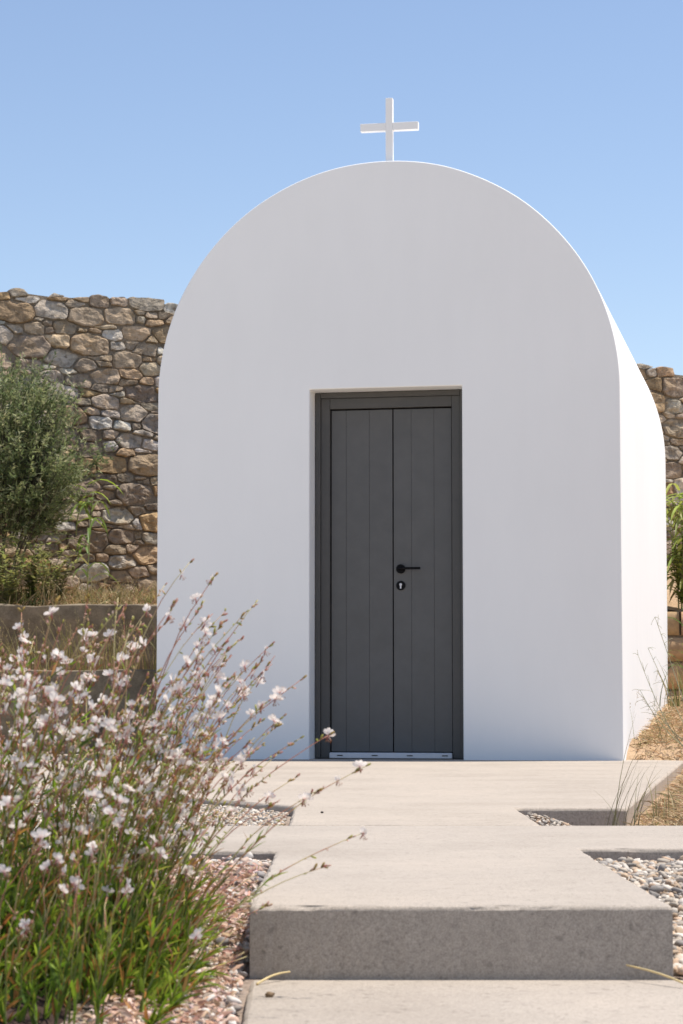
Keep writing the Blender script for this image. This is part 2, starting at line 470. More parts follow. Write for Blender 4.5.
bmesh.ops.recalc_face_normals(bm, faces=bm.faces[:])
for f in bm.faces: f.smooth = True
me = bpy.data.meshes.new('wall'); bm.to_mesh(me); bm.free()
body = link_mesh('wall', me, M_PLASTER, chapel)
bv_ = body.modifiers.new('bevel','BEVEL'); bv_.width = 0.008; bv_.segments = 3; bv_.limit_method='ANGLE'; bv_.angle_limit=R(40)
wn = body.modifiers.new('wn','WEIGHTED_NORMAL'); wn.weight = 100

def bevel_obj(o, wd, seg=2):
    b = o.modifiers.new('bevel','BEVEL'); b.width = wd; b.segments = seg; b.limit_method='ANGLE'; b.angle_limit=R(40)

# door frame: two stepped jambs and a head
RD = 0.147
fr = MB()
LX0, LX1, LZ1 = -0.355, 0.368, 2.027
fr.box(DL+0.002, DL+0.034, RD, RD+0.10, -0.014, DH-0.002)
fr.box(DR-0.034, DR-0.002, RD, RD+0.10, -0.014, DH-0.002)
fr.box(DL+0.0345, DR-0.0345, RD, RD+0.10, DH-0.034, DH-0.002)
fr.box(DL+0.0345, LX0, RD+0.012, RD+0.10, -0.014, DH-0.0345)
fr.box(LX1, DR-0.0345, RD+0.012, RD+0.10, -0.014, DH-0.0345)
fr.box(LX0+0.0003, LX1-0.0003, RD+0.012, RD+0.10, LZ1, DH-0.0345)
bevel_obj(fr.build('door_frame', M_FRAME, chapel), 0.003)
# a dark rebate behind the leaves
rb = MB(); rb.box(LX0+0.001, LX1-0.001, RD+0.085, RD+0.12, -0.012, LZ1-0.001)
rb.build('door_rebate', M_BLACK, chapel)

def leaf(xs):
    b = MB(); z0, z1 = 0.024, LZ1-0.008
    for a, c in zip(xs[:-1], xs[1:]):
        gp = 0.0008
        l = a + (gp if a != xs[0] else 0); r = c - (gp if c != xs[-1] else 0)
        b.box(l, r, RD+0.034, RD+0.074, z0, z1)
    b.box(xs[0]+0.002, xs[-1]-0.002, RD+0.037, RD+0.078, z0+0.002, z1-0.002)
    o = b.build('door_leaf', M_DOOR, chapel); bevel_obj(o, 0.0012)
    return o
MID = 0.017
ll = leaf([LX0+0.006, -0.261, -0.123, MID-0.003])
tag(ll, 'wider left door leaf of plain vertical boards')
rl = leaf([MID+0.004, 0.126, 0.26, LX1-0.005])
tag(rl, 'narrower right door leaf carrying the black lever handle')
def disc(b, x, y0, y1, z, r, n=24, col=(1,1,1)):
    vs = []
    for yy, rr in ((y1, r), (y0+0.002, r), (y0, r-0.002)):
        vs += [(x+rr*math.cos(2*math.pi*k/n), yy, z+rr*math.sin(2*math.pi*k/n)) for k in range(n)]
    fs = [(q*n+k, (q+1)*n+k, (q+1)*n+(k+1) % n, q*n+(k+1) % n) for q in range(2) for k in range(n)]
    fs.append(tuple(2*n+k for k in range(n)))
    b.add(vs, fs, col)
hx, hz = 0.063, 1.083
YF = RD+0.034
h = MB(); disc(h, hx, YF-0.010, YF, hz, 0.027)
h.tube([(hx,YF-0.008,hz),(hx,YF-0.048,hz)], [0.010,0.010], [(1,1,1)]*2, 14)
h.tube([(hx-0.010,YF-0.048,hz),(hx+0.03,YF-0.050,hz+0.001),(hx+0.122,YF-0.048,hz+0.001)], [0.0075,0.0072,0.0065], [(1,1,1)]*3, 12)
h.build('handle', M_BLACK, rl)
k = MB(); disc(k, hx, YF-0.008, YF, hz-0.097, 0.027)
kp = k.build('keyhole_plate', M_BLACK, rl)
kh = MB(); disc(kh, hx, YF-0.0095, YF-0.0085, hz-0.091, 0.0085, 16)
kh.box(hx-0.0042, hx+0.0042, YF-0.0093, YF-0.0083, hz-0.114, hz-0.091)
kh.build('keyhole', M_STEEL, rl)
th = MB(); th.box(LX0+0.002, LX1-0.002, RD-0.010, RD+0.083, -0.0135, 0.019)
tho = th.build('threshold', M_STEEL, chapel); bevel_obj(tho, 0.004)
for sx in (-0.29, -0.085, 0.12, 0.325):
    s = MB(); s.box(sx-0.017, sx+0.017, RD-0.0115, RD-0.0095, 0.0, 0.0055); s.build('drain_slot', M_BLACK, tho)
# cross on the crown of the vault
AP = HS+W2
cr = MB(); CX = 0.017
cr.box(CX-0.0205, CX+0.0205, 0.07, 0.111, AP-0.03, AP+0.39)
cr.box(CX-0.172, CX-0.0207, 0.07, 0.111, AP+0.196, AP+0.242)
cr.box(CX+0.0207, CX+0.172, 0.07, 0.111, AP+0.196, AP+0.242)
bevel_obj(cr.build('cross', M_PLASTER, chapel), 0.002)

# ------------------------------------------------------------------ rubble stone wall behind
def clip(poly, px, py, nx, ny):
    """keep the side where (p - P).n <= 0"""
    out = []
    for i in range(len(poly)):
        a = poly[i]; b = poly[(i+1) % len(poly)]
        da = (a[0]-px)*nx+(a[1]-py)*ny; db = (b[0]-px)*nx+(b[1]-py)*ny
        if da <= 0: out.append(a)
        if (da < 0 < db) or (db < 0 < da):
            t = da/(da-db); out.append((a[0]+(b[0]-a[0])*t, a[1]+(b[1]-a[1])*t))
    return out
def chaikin(p):
    o = []
    for i in range(len(p)):
        a = p[i]; b = p[(i+1) % len(p)]
        o += [(a[0]*.8+b[0]*.2, a[1]*.8+b[1]*.2), (a[0]*.2+b[0]*.8, a[1]*.2+b[1]*.8)]
    return o
STONES = [(0.37,0.285,0.195),(0.41,0.32,0.225),(0.29,0.235,0.175),(0.46,0.40,0.32),(0.39,0.275,0.17),(0.37,0.315,0.25),(0.26,0.205,0.15),(0.48,0.36,0.235),(0.39,0.315,0.235),(0.50,0.455,0.39),(0.43,0.29,0.155),(0.34,0.265,0.19)]
def rubble(cells, depth, b, r, seed=0.0):
    for poly in cells:
        n = len(poly)
        if n < 3: continue
        cx = sum(p[0] for p in poly)/n; cy = sum(p[1] for p in poly)/n
        w_ = max(p[0] for p in poly)-min(p[0] for p in poly); h_ = max(p[1] for p in poly)-min(p[1] for p in poly)
        if w_ < 0.03 or h_ < 0.026: continue
        gap = r.uniform(0.002, 0.008)
        kx = max(0.6, 1-gap/(0.5*w_)); ky = max(0.6, 1-gap/(0.5*h_))
        q = [(cx+(p[0]-cx)*kx, cy+(p[1]-cy)*ky) for p in poly]
        # knock the corners off by uneven amounts
        o = []
        for i in range(len(q)):
            a = q[i-1]; p = q[i]; c = q[(i+1) % len(q)]
            t1 = r.uniform(.06,.26); t2 = r.uniform(.06,.26)
            o += [(p[0]+(a[0]-p[0])*t1, p[1]+(a[1]-p[1])*t1), (p[0]+(c[0]-p[0])*t2, p[1]+(c[1]-p[1])*t2)]
        q = o
        # even points round the outline
        per = sum(math.hypot(q[i][0]-q[i-1][0], q[i][1]-q[i-1][1]) for i in range(len(q)))
        st = max(0.014, per/40); keep = []
        for i in range(len(q)):
            a = q[i]; c = q[(i+1) % len(q)]; L = math.hypot(c[0]-a[0], c[1]-a[1]); m_ = max(1, int(round(L/st)))
            keep += [(a[0]+(c[0]-a[0])*k/m_, a[1]+(c[1]-a[1])*k/m_) for k in range(m_)]
        q = keep; m_ = len(q)
        out = r.uniform(0.003, 0.020)
        tx = r.uniform(-.13,.13); ty = r.uniform(-.16,.10)
        sx = r.uniform(0,100); rg = r.uniform(.014,.030)
        def relief(X, Y):
            v = noise.fractal(Vector((X*7+sx, Y*7, sx)), 0.8, 2.2, 4)*rg
            v += (noise.voronoi(Vector((X*9+sx, Y*11, sx*.3)))[0][0]-.4)*rg*1.1
            return v
        vs = []
        prof = [(1.0,-depth),(1.0,-0.010),(0.985,0.42*out+.004),(0.955,0.8*out+.007),(0.85,.95*out+.008),(0.64,out+.009),(0.40,out+.010),(0.20,out+.010)]
        for (k_, z_) in prof:
            for p in q:
                X = cx+(p[0]-cx)*k_; Y = cy+(p[1]-cy)*k_
                jx = noise.noise(Vector((X*22+sx, Y*22, sx)))*0.007*(1 if k_ > .85 else .3)
                jy = noise.noise(Vector((X*22, Y*22+sx, sx+9)))*0.007*(1 if k_ > .85 else .3)
                vs.append((X+jx, Y+jy, (z_ + relief(X, Y)*(0.5 if k_ > .93 else 1) + (X-cx)*tx + (Y-cy)*ty) if z_ > -0.02 else z_))
        vs.append((cx, cy, out+.010+relief(cx, cy)))
        fs = []
        for a in range(len(prof)-1):
            for i in range(m_):
                i2 = (i+1) % m_
                fs.append((a*m_+i, a*m_+i2, (a+1)*m_+i2, (a+1)*m_+i))
        L = len(prof)-1
        for i in range(m_): fs.append((L*m_+i, L*m_+(i+1) % m_, len(vs)-1))
        c = vary(r.choice(STONES), r, 0.24, 0.02)
        b.add(vs, fs, c, False)

def power_cells(L, top, r, z0=0.0):
    """a packing of large and small stones in the box 0..L by z0..top(x), as a power diagram"""
    pts = []; grid = {}
    zmax = max(top(L*i/20) for i in range(21))
    total = int(L*(zmax-z0)*1900)
    for it in range(total):
        big = it/total
        rad = (0.106 if big < .010 else 0.083 if big < .05 else 0.064 if big < .18 else 0.046 if big < .5 else 0.029)*r.uniform(.85,1.15)
        x = r.uniform(0, L); y = r.uniform(z0-.05, zmax+.05)
        gx, gy = int(x/.25), int(y/.25); ok = True
        for a in (-2,-1,0,1,2):
            for c in (-2,-1,0,1,2):
                for (X,Y,RR,AS) in grid.get((gx+a, gy+c), ()):
                    if ((x-X)/1.42)**2+((y-Y)/0.86)**2 < ((rad+RR)*0.90)**2: ok = False; break
                if not ok: break
            if not ok: break
        if ok:
            grid.setdefault((gx,gy), []).append((x,y,rad,0)); pts.append((x,y,rad))
    cells = []
    ax, ay = 1/1.42, 1/0.86
    for (x,y,rad) in pts:
        poly = [(x-.6,y-.45),(x+.6,y-.45),(x+.6,y+.45),(x-.6,y+.45)]
        gx, gy = int(x/.25), int(y/.25)
        for a in range(-4,5):
            for c in range(-3,4):
                for (X,Y,RR,AS) in grid.get((gx+a, gy+c), ()):
                    if X == x and Y == y: continue
                    dx, dy = (X-x)*ax, (Y-y)*ay
                    d = math.hypot(dx, dy)
                    t = (d*d + rad*rad - RR*RR)/(2*d*d)
                    # joints pulled towards level and upright, as a mason lays them
                    nx, ny = dx*ax, dy*ay
                    if abs(ny) > abs(nx)*1.15: nx *= .35
                    elif abs(nx) > abs(ny)*1.6: ny *= .5
                    poly = clip(poly, x+(X-x)*t, y+(Y-y)*t, nx, ny)
                    if len(poly) < 3: break
                if len(poly) < 3: break
            if len(poly) < 3: break
        if len(poly) < 3: continue
        poly = clip(poly, 0, z0, 0, -1)
        if len(poly) >= 3:
            tp = top(x)+noise.noise(Vector((x*4,0,1)))*0.014
            if y > tp-.015: continue
            poly = clip(poly, x, tp, -(top(x+.1)-top(x-.1))/.2+r.uniform(-.02,.02), 1)
        if len(poly) >= 3: poly = clip(poly, 0, 0, -1, 0)
        if len(poly) >= 3: poly = clip(poly, L, 0, 1, 0)
        if len(poly) >= 3: cells.append(poly)
    return cells

WANG = R(24.9); BAT = R(5)
W0 = Vector((-6.2, 17.6-3.5*0.464, 0)); WL = 12.2
def wtop(s):
    X = W0.x + s*math.cos(WANG)
    z = 3.565
    if X > 0.6: z -= (X-0.6)*0.112
    return z
wroot = empty('stone_wall', W0, WANG)
tag(wroot, 'tall brown rubble stone wall running behind the chapel', 'stone wall')
sb = MB()
r_ = random.Random(5)
rubble(power_cells(WL, wtop, r_, z0=0.3), 0.07, sb, r_)
# local frame: x along the wall, y up, z outwards -> stand it up with a batter
def stand(o):
    o.matrix_local = Matrix.Rotation(-BAT, 4, 'X') @ Matrix.Rotation(R(90), 4, 'X')
so_ = sb.build('stonework', M_STONE, wroot); stand(so_)
mb = MB()
n = 60
vs = []; fs = []
for i in range(n+1):
    s = WL*i/n; t = wtop(s)-0.05+noise.noise(Vector((s*3,0,1)))*0.02
    vs += [(s,-0.3,-0.004),(s,t,-0.004),(s,t,-0.55),(s,-0.3,-0.55)]
for i in range(n):
    a = i*4
    fs += [(a,a+4,a+5,a+1),(a+1,a+5,a+6,a+2),(a+2,a+6,a+7,a+3)]
fs += [(0,1,2,3),(n*4+3,n*4+2,n*4+1,n*4)]
mb.add(vs, fs)
mo = mb.build('mortar_core', M_MORTAR, wroot); stand(mo)

# ------------------------------------------------------------------ terraces
def wall_y(x): return 17.6 + (x+2.7)*0.464
def rough_box(name, parent, x0, x1, y0, y1, z0, z1, m, rough=0.012, step=0.10):
    bm = bmesh.new(); bmesh.ops.create_cube(bm, size=1.0)
    for q in bm.verts: q.co = Vector((x0 if q.co.x < 0 else x1, y0 if q.co.y < 0 else y1, z0 if q.co.z < 0 else z1))
    for ax, L in ((0, x1-x0), (1, y1-y0), (2, z1-z0)):
        cuts = int(L/step)
        if cuts:
            es = [e for e in bm.edges if abs((e.verts[0].co-e.verts[1].co)[ax]) > 1e-4 and abs(abs((e.verts[0].co-e.verts[1].co)[ax])-L) < 1e-4]
            bmesh.ops.subdivide_edges(bm, edges=es, cuts=cuts, use_grid_fill=True)
    bm.normal_update()
    for q in bm.verts:
        q.co += q.normal*noise.fractal(q.co*3.0, 0.8, 2.0, 4)*rough
    me = bpy.data.meshes.new(name); bm.to_mesh(me); bm.free()
    o = link_mesh(name, me, m, parent); bevel_obj(o, 0.008)
    return o
tw = rough_box('terrace_wall', None, -6.0, -0.62, 15.0, 15.22, -0.1, 0.516, M_WCONC)
tag(tw, 'lower plain grey terrace wall behind the pink flowers, nearest the chapel front', 'terrace wall')
tw = rough_box('terrace_wall', None, -6.0, -0.42, 16.0, 16.22, 0.2, 0.977, M_WCONC, 0.02)
tag(tw, 'upper grey terrace wall with dry grass along its top, left of chapel', 'terrace wall')
def terr_l(x, y):
    if y < 16.1: return 0.495
    t = (y-16.1)/max(0.3, wall_y(x)-16.1)
    return 0.94 + 0.14*sm(t)
sheet('terrace_soil', (-6.0,-0.60,15.2,16.02), M_EARTH, lambda x,y: 0.49, 0.1, jit=0.03)
sheet('terrace_soil', (-6.0,-0.36,16.2,18.75), M_EARTH, terr_l, 0.08, jit=0.10)

# right hand bank: dry earth rising beside the chapel
def edge_x(y): return 0.803+(y-6.7)*0.175
def bank_h(x, y):
    e = x-edge_x(min(y, 13.0))
    near = -0.07 + 0.20*sm(e/0.8) if y < 13 else 0
    if y < 12.9: return min(near, 0.17) + 0.03*sm((e-0.6)/1.0)
    return 0.0
def bank_near(x, y):
    e = x-edge_x(y)-0.10
    f = sm((y-6.0)/0.30)
    return -0.055 + f*(0.055*sm(e/0.12) + 0.16*sm((e-0.05)/0.7))
sheet('dry_bank', (0.78,4.6,6.0,12.98), M_EARTH, lambda x,y: bank_near(x,y) if x > edge_x(y)+0.01 else -0.08, 0.05, jit=0.02, scale=9)
def bank_far(x, y):
    t = (y-13.15)/4.2
    return -0.06 + 0.10*sm((y-13.15)/0.35) + 0.26*max(0, t) + 0.12*sm((x-1.75-(y-13)*0.2)/0.6)
sheet('dry_bank', (1.2,6.0,13.1,18.6), M_EARTH, bank_far, 0.08, jit=0.05, scale=5)
sheet('terrace_soil', (1.6,6.0,18.2,22.0), M_EARTH, lambda x,y: 1.02+0.45*sm((y-18.3)/2.0), 0.1, jit=0.08)

# sandstone terrace wall on the right, coursed blocks
tr = empty('terrace_wall', (2.25, 17.95, 0.2), R(9))
tag(tr, 'sunlit tan sandstone terrace wall of long blocks, right of chapel', 'terrace wall')
zc = 0.0; rr = random.Random(3)
ks = MB()
def block(b, x0, x1, y0, y1, z0, z1, c):
    nx = max(2, int((x1-x0)/0.06)); nz = max(3, int((z1-z0)/0.05))
    vs = []; fs = []
    for j in range(nz+1):
        for i in range(nx+1):
            X = x0+(x1-x0)*i/nx; Z = z0+(z1-z0)*j/nz
            ed = min(i, nx-i, j, nz-j)
            vs.append((X, y0 + (0.03 if ed == 0 else 0) + noise.fractal(Vector((X*6, y0+x0, Z*6)), .9, 2, 3)*0.022, Z))
    for j in range(nz):
        for i in range(nx):
            a = j*(nx+1)+i; fs.append((a, a+1, a+nx+2, a+nx+1))
    base = len(vs)
    for X, Z in ((x0,z0),(x1,z0),(x1,z1),(x0,z1)): vs.append((X,y1,Z))
    bo = [i for i in range(nx+1)]; to = [nz*(nx+1)+i for i in range(nx+1)]
    fs.append(tuple(to + [base+2, base+3])); fs.append(tuple(reversed(bo)) + (base, base+1))
    fs.append(tuple([j*(nx+1) for j in range(nz, -1, -1)]) + (base, base+3))
    fs.append(tuple([j*(nx+1)+nx for j in range(nz+1)]) + (base+2, base+1))
    b.add(vs, fs, c, True)
for hh in (0.21, 0.215, 0.20, 0.20):
    x = -rr.uniform(0.1, 0.5)
    while x < 3.6:
        L = rr.uniform(0.5, 0.95)
        block(ks, x, x+L-0.014, rr.uniform(-0.012, 0.012), 0.3, zc, zc+hh-0.018, vary((0.46,0.30,0.175), rr, 0.12))
        x += L
    zc += hh
ks.build('stonework', mat_attr('sandstone', 0.92, 18, 0.25, 0.012, 0.15), tr)
mc = MB(); mc.box(-0.45, 3.7, 0.05, 0.29, -0.3, 0.80); mc.build('mortar_core', M_MORTAR, tr)

# ------------------------------------------------------------------ plants
def shrub(name, base, rad, label, cat, n_tw, seed):
    r = random.Random(seed)
    root = empty(name, base); tag(root, label, cat)
    st = MB(); lf = MB()
    BR = (0.10,0.08,0.055)
    for i in range(n_tw):
        # direction over a dome
        a = r.uniform(0, 2*math.pi); el = math.asin(r.uniform(-0.75, 1))
        d = Vector((math.cos(a)*math.cos(el), math.sin(a)*math.cos(el), math.sin(el)))
        lump = 0.78 + 0.36*noise.noise(d*2.3+Vector((seed,0,0)))
        tip = Vector((0,0,rad[3])) + Vector((d.x*rad[0], d.y*rad[1], d.z*rad[2]))*lump*r.uniform(0.72, 1.06)
        p0 = Vector((r.uniform(-.06,.06), r.uniform(-.06,.06), 0))
        mid = tip*0.5 + Vector((0,0,0.05)) + Vector((r.uniform(-.05,.05), r.uniform(-.05,.05), 0))
        pts = [p0*(1-t)**2 + mid*2*t*(1-t) + tip*t*t for t in [k/6 for k in range(7)]]
        if i % 110 == 0: st.tube(pts, [0.012*(1-t*.85) for t in [k/6 for k in range(7)]], [BR]*7, 5)
        else: st.tube(pts[4:], [0.004,0.003,0.0015], [BR]*3, 4)
        # short upright sprays near the tip
        for s_ in range(6):
            q = pts[r.choice((4,5,6,6))] + Vector((r.gauss(0,.05), r.gauss(0,.05), r.gauss(0,.04)))
            dv = (d*0.7 + Vector((r.gauss(0,.35), r.gauss(0,.35), 0.75+r.gauss(0,.25)))).normalized()
            Ls = r.uniform(0.10, 0.24)
            tone = r.choice([(0.22,0.265,0.11),(0.28,0.32,0.14),(0.36,0.39,0.18),(0.46,0.47,0.27),(0.15,0.195,0.075)])
            st.tube([q, q+dv*Ls], [0.002,0.001], [(0.10,0.10,0.05)]*2, 3)
            for k in range(15):
                t = r.uniform(0.05, 1.0)
                pp = q+dv*Ls*t
                ld = (dv*r.uniform(.4,1.0) + Vector((r.gauss(0,.6), r.gauss(0,.6), r.gauss(0,.5)))).normalized()
                l = r.uniform(0.024, 0.048); wd = r.uniform(0.007, 0.012)
                c = vary(tone, r, 0.25, 0.08)
                lf.blade([pp, pp+ld*l*0.5, pp+ld*l+Vector((0,0,-0.003))], [wd*0.4, wd, 0.0005], (r.gauss(0,1), r.gauss(0,1), r.gauss(0,1)), [c]*3)
    st.build('stems', M_STEM, root); lf.build('foliage', M_LEAF, root)
    return root
shrub('shrub', (-2.50, 16.95, 1.05), (0.64, 0.48, 0.74, 1.02), 'dense dark green shrub growing against the stone wall at far left', 'shrub', 620, 4)

def reed(base, h_, n_l, label, group, seed, lean=0.05, leafL=(0.3,0.5), stems=1, tone=(0.17,0.25,0.06), wd=0.028, bend=1.0):
    r = random.Random(seed)
    root = empty('reed_plant', base); tag(root, label, 'reed', group)
    st = MB(); lf = MB()
    for s_ in range(stems):
        a0 = r.uniform(0, 6.28); ln = lean*r.uniform(.6,1.6)
        H = h_*r.uniform(.75, 1.0) if s_ else h_
        bx, by = (r.gauss(0,.05), r.gauss(0,.05)) if s_ else (0,0)
        pts = [Vector((bx+math.cos(a0)*ln*H*t*t, by+math.sin(a0)*ln*H*t*t, H*t)) for t in [k/7 for k in range(8)]]
        st.tube(pts, [0.006*(1-.75*k/7) for k in range(8)], [lerp((0.34,0.34,0.14),(0.24,0.32,0.08),k/7) for k in range(8)], 6)
        for i in range(n_l):
            t = 0.12+0.86*(i+r.random()*.6)/n_l
            k = min(6, int(t*7)); p = pts[k].lerp(pts[k+1], t*7-k)
            a = (i % 2)*math.pi + r.gauss(0,.7) + a0
            L = r.uniform(*leafL)*(1-0.35*abs(t-.55)); up = r.uniform(0.5, 1.25)
            d = Vector((math.cos(a), math.sin(a), 0))
            c = vary(tone, r, .25, .1)
            if r.random() < .15: c = vary((0.34,0.29,0.12), r)
            P = []; Wd = []
            for q in range(7):
                x = q/6
                P.append(p + d*L*(x*0.85) + Vector((0,0,1))*L*(up*x - bend*(up*.55+.35)*x*x*1.25))
                Wd.append(wd*(0.5+1.0*x)*(1-x)**0.6*1.3 if x < 1 else 0.0006)
            lf.blade(P, Wd, d.cross(Vector((0,0,1))), [c]*7)
    st.build('stem', M_STEM, root); lf.build('leaves', M_REED, root)
    return root
reed((-1.86,17.0,1.05), 0.80, 13, 'single green reed with long pointed leaves in front of the stone wall', None, 21, 0.06, (0.26,0.42), 1)
reed((-1.98,17.3,1.55), 0.42, 7, 'small bright green broad-leaved sprig beside the dark shrub', None, 23, 0.2, (0.25,0.38), 1, (0.30,0.38,0.05), 0.04)
reed((2.74,18.45,1.05), 1.00, 15, 'tall yellow-green reed clump on the sandstone terrace beside the chapel', None, 31, 0.08, (0.3,0.55), 9, (0.38,0.45,0.11), 0.034)
reed((2.60,17.45,0.40), 0.62, 6, 'single dark green reed at the back corner of the white side wall', None, 35, 0.05, (0.28,0.42), 1, (0.12,0.19,0.05))
reed((3.10,18.6,1.05), 1.0, 12, 'second reed clump on the sandstone terrace, at the very edge of the view', None, 33, 0.12, (0.3,0.5), 4, (0.34,0.40,0.11))

def tuft(name, base, n_b, h_, spread, label, cat, seed, tones, width=0.004, m=None, group=None, heads=False, az=None, lean=(0.1,0.6)):
    r = random.Random(seed)
    root = empty(name, base); tag(root, label, cat, group)
    lf = MB(); sd_ = lf
    for i in range(n_b):
        a = r.uniform(0, 6.28) if az is None else r.gauss(az, .7)
        d = Vector((math.cos(a), math.sin(a), 0)); L = h_*r.uniform(.45,1.0); ln = r.uniform(*lean)
        p0 = Vector((r.gauss(0,spread), r.gauss(0,spread), -0.02))
        P = [p0 + d*L*ln*t**1.8 + Vector((0,0,L*(t-0.22*ln*t*t*t))) for t in [k/6 for k in range(7)]]
        c = vary(r.choice(tones), r, .25, .08)
        lf.blade(P, [width*(1-.9*(k/6)**1.5) for k in range(7)], (r.gauss(0,1), r.gauss(0,1), 0), [c]*7)
        if heads and r.random() < .6:
            for k in range(14):
                t = r.uniform(.72, 1.0); q = P[4].lerp(P[6], (t-.66)/.34)
                e = Vector((r.gauss(0,.5), r.gauss(0,.5), r.uniform(0.1,1))).normalized()
                sd_.blade([q, q+e*.006, q+e*.014], [.001,.0026,.0004], (r.gauss(0,1), r.gauss(0,1), 0), [vary((0.40,0.32,0.18), r)]*3)
    lf.build('blades', m or M_STRAW, root)
    return root
DRY = [(0.42,0.33,0.17),(0.36,0.28,0.15),(0.50,0.42,0.25),(0.30,0.25,0.12)]
GRN = [(0.10,0.13,0.035),(0.16,0.17,0.05),(0.24,0.23,0.09)]
# weeds and dry tufts along the upper terrace (left)
G1 = 'dry grass tufts along the upper terrace'
wl = [(-2.45,16.35,DRY,.30),(-2.2,16.42,GRN,.34),(-2.02,16.3,DRY,.28),(-1.8,16.45,DRY,.34),(-1.55,16.36,DRY,.30),(-1.35,16.5,DRY,.26),(-2.32,16.6,GRN,.42),(-2.6,16.5,GRN,.38)]
names = ['straw coloured grass tuft on the upper terrace', 'green weedy grass tuft on the upper terrace']
for i, (x, y, tn, h_) in enumerate(wl):
    tuft('grass_tuft', (x,y,terr_l(x,y)), 46, h_, .055, names[0 if tn is DRY else 1], 'grass tuft', 60+i, tn, .006, group=G1 if tn is DRY else 'green weeds along the upper terrace', heads=tn is DRY)
OLV = [(0.30,0.28,0.11),(0.36,0.31,0.13),(0.24,0.25,0.08),(0.46,0.38,0.20)]
for i, (x, y, h_) in enumerate(((-2.45,15.55,.50),(-2.1,15.7,.42),(-1.8,15.5,.52),(-1.5,15.65,.44),(-1.2,15.55,.46),(-2.28,15.35,.36),(-1.66,15.4,.34))):
    tuft('grass_tuft', (x,y,.49), 46, h_, .07, 'olive grass tuft on the ledge between the two grey terrace walls', 'grass tuft', 260+i, OLV, .006, group='olive grass tufts on the terrace ledge', heads=True)
# leafy weed under the shrub
def weed(base, h_, n_s, label, seed, tone, leaf=(.03,.055), group=None, spread=.4):
    r = random.Random(seed)
    root = empty('leafy_weed', base); tag(root, label, 'weed', group)
    st = MB(); lf = MB()
    for i in range(n_s):
        a = r.uniform(0,6.28); ln = r.uniform(.05,spread); L = h_*r.uniform(.6,1)
        P = [Vector((math.cos(a)*ln*L*t*t, math.sin(a)*ln*L*t*t, L*t)) for t in [k/5 for k in range(6)]]
        st.tube(P, [.0035*(1-.7*k/5) for k in range(6)], [(0.20,0.19,0.09)]*6, 4)
        for k in range(16):
            t = r.uniform(.15,1); j = min(4, int(t*5)); p = P[j].lerp(P[j+1], t*5-j)
            b = r.uniform(0,6.28); l = r.uniform(*leaf)
            e = Vector((math.cos(b), math.sin(b), r.uniform(-.1,.7))).normalized()
            c = vary(tone, r, .3, .1)
            lf.blade([p, p+e*l*.35, p+e*l*.7, p+e*l], [l*.1,l*.42,l*.36,.001], e.cross(Vector((0,0,1))), [c]*4)
    st.build('stems', M_STEM, root); lf.build('leaves', M_LEAF, root)
weed((-2.2,16.5,0.97), .50, 18, 'leafy green weed growing below the dark shrub', 71, (0.19,0.22,0.06), (.035,.065))
weed((-2.45,16.45,.95), .58, 18, 'tall leafy weed at the left edge of the upper terrace', 72, (0.22,0.235,0.08), (.035,.065))
for k_, (x_, y_) in enumerate(((-2.62,16.35),(-2.34,16.3),(-2.08,16.33))):
    weed((x_,y_,.94), .52, 24, ('low yellow-green weed at the far left end of the upper terrace','low yellow-green weed under the middle of the dark shrub','low yellow-green weed right of the dark shrub, before the reed')[k_], 171+k_, (0.29,0.30,0.10), (.03,.06), group='low weeds on the upper terrace', spread=.8)
weed((-2.0,16.45,.97), .40, 12, 'small olive weed at the foot of the reed', 73, (0.22,0.23,0.09), (.035,.065))

# dry grass lying over the right bank (uncountable) -----------------------------
def straw_cover(name, n_, place, label, seed, tones, Lr=(.03,.09), wd=.0035, up=.5):
    r = random.Random(seed); b = MB()
    for i in range(n_):
        q = place(r)
        if q is None: continue
        x, y, z = q
        a = r.uniform(0,6.28); L = r.uniform(*Lr); e = r.uniform(0,up)
        d = Vector((math.cos(a)*math.cos(e), math.sin(a)*math.cos(e), math.sin(e)))
        p = Vector((x,y,z)); c = vary(r.choice(tones), r, .25, .06)
        b.blade([p, p+d*L*.5+Vector((0,0,L*.10)), p+d*L], [wd,wd,wd*.25], (r.gauss(0,1), r.gauss(0,1), .3), [c]*3)
    return tag(b.build(name, M_STRAW), label, kind='stuff')
ST = [(0.48,0.34,0.19),(0.38,0.26,0.14),(0.54,0.42,0.26),(0.24,0.165,0.09),(0.46,0.29,0.165),(0.30,0.26,0.12)]
def near_pt(r):
    y = 6.0 + (r.random()**1.6)*6.9; x = edge_x(y)+.06 + r.random()**1.3*1.5
    return (x, y, bank_near(x,y)+r.uniform(-.005,.02))
straw_cover('dry_grass', 17000, near_pt, None, 81, ST, (.025,.08), .0035, .42)
def far_pt(r):
    y = 13.2 + r.random()*4.5; x = 1.62+(y-13.08)*.2 + r.random()**1.2*1.8
    return (x, y, bank_far(x,y)+r.uniform(-.005,.03))
straw_cover('dry_grass', 9000, far_pt, None, 82, ST, (.03,.085), .006, .40)
def left_pt(r):
    x = r.uniform(-4.0,-.75); y = 16.2+r.random()*(wall_y(x)-16.3)
    return (x, y, terr_l(x,y)+r.uniform(0,.05))
straw_cover('dry_grass', 9000, left_pt, None, 83, ST+GRN, (.05,.15), .006, .9)

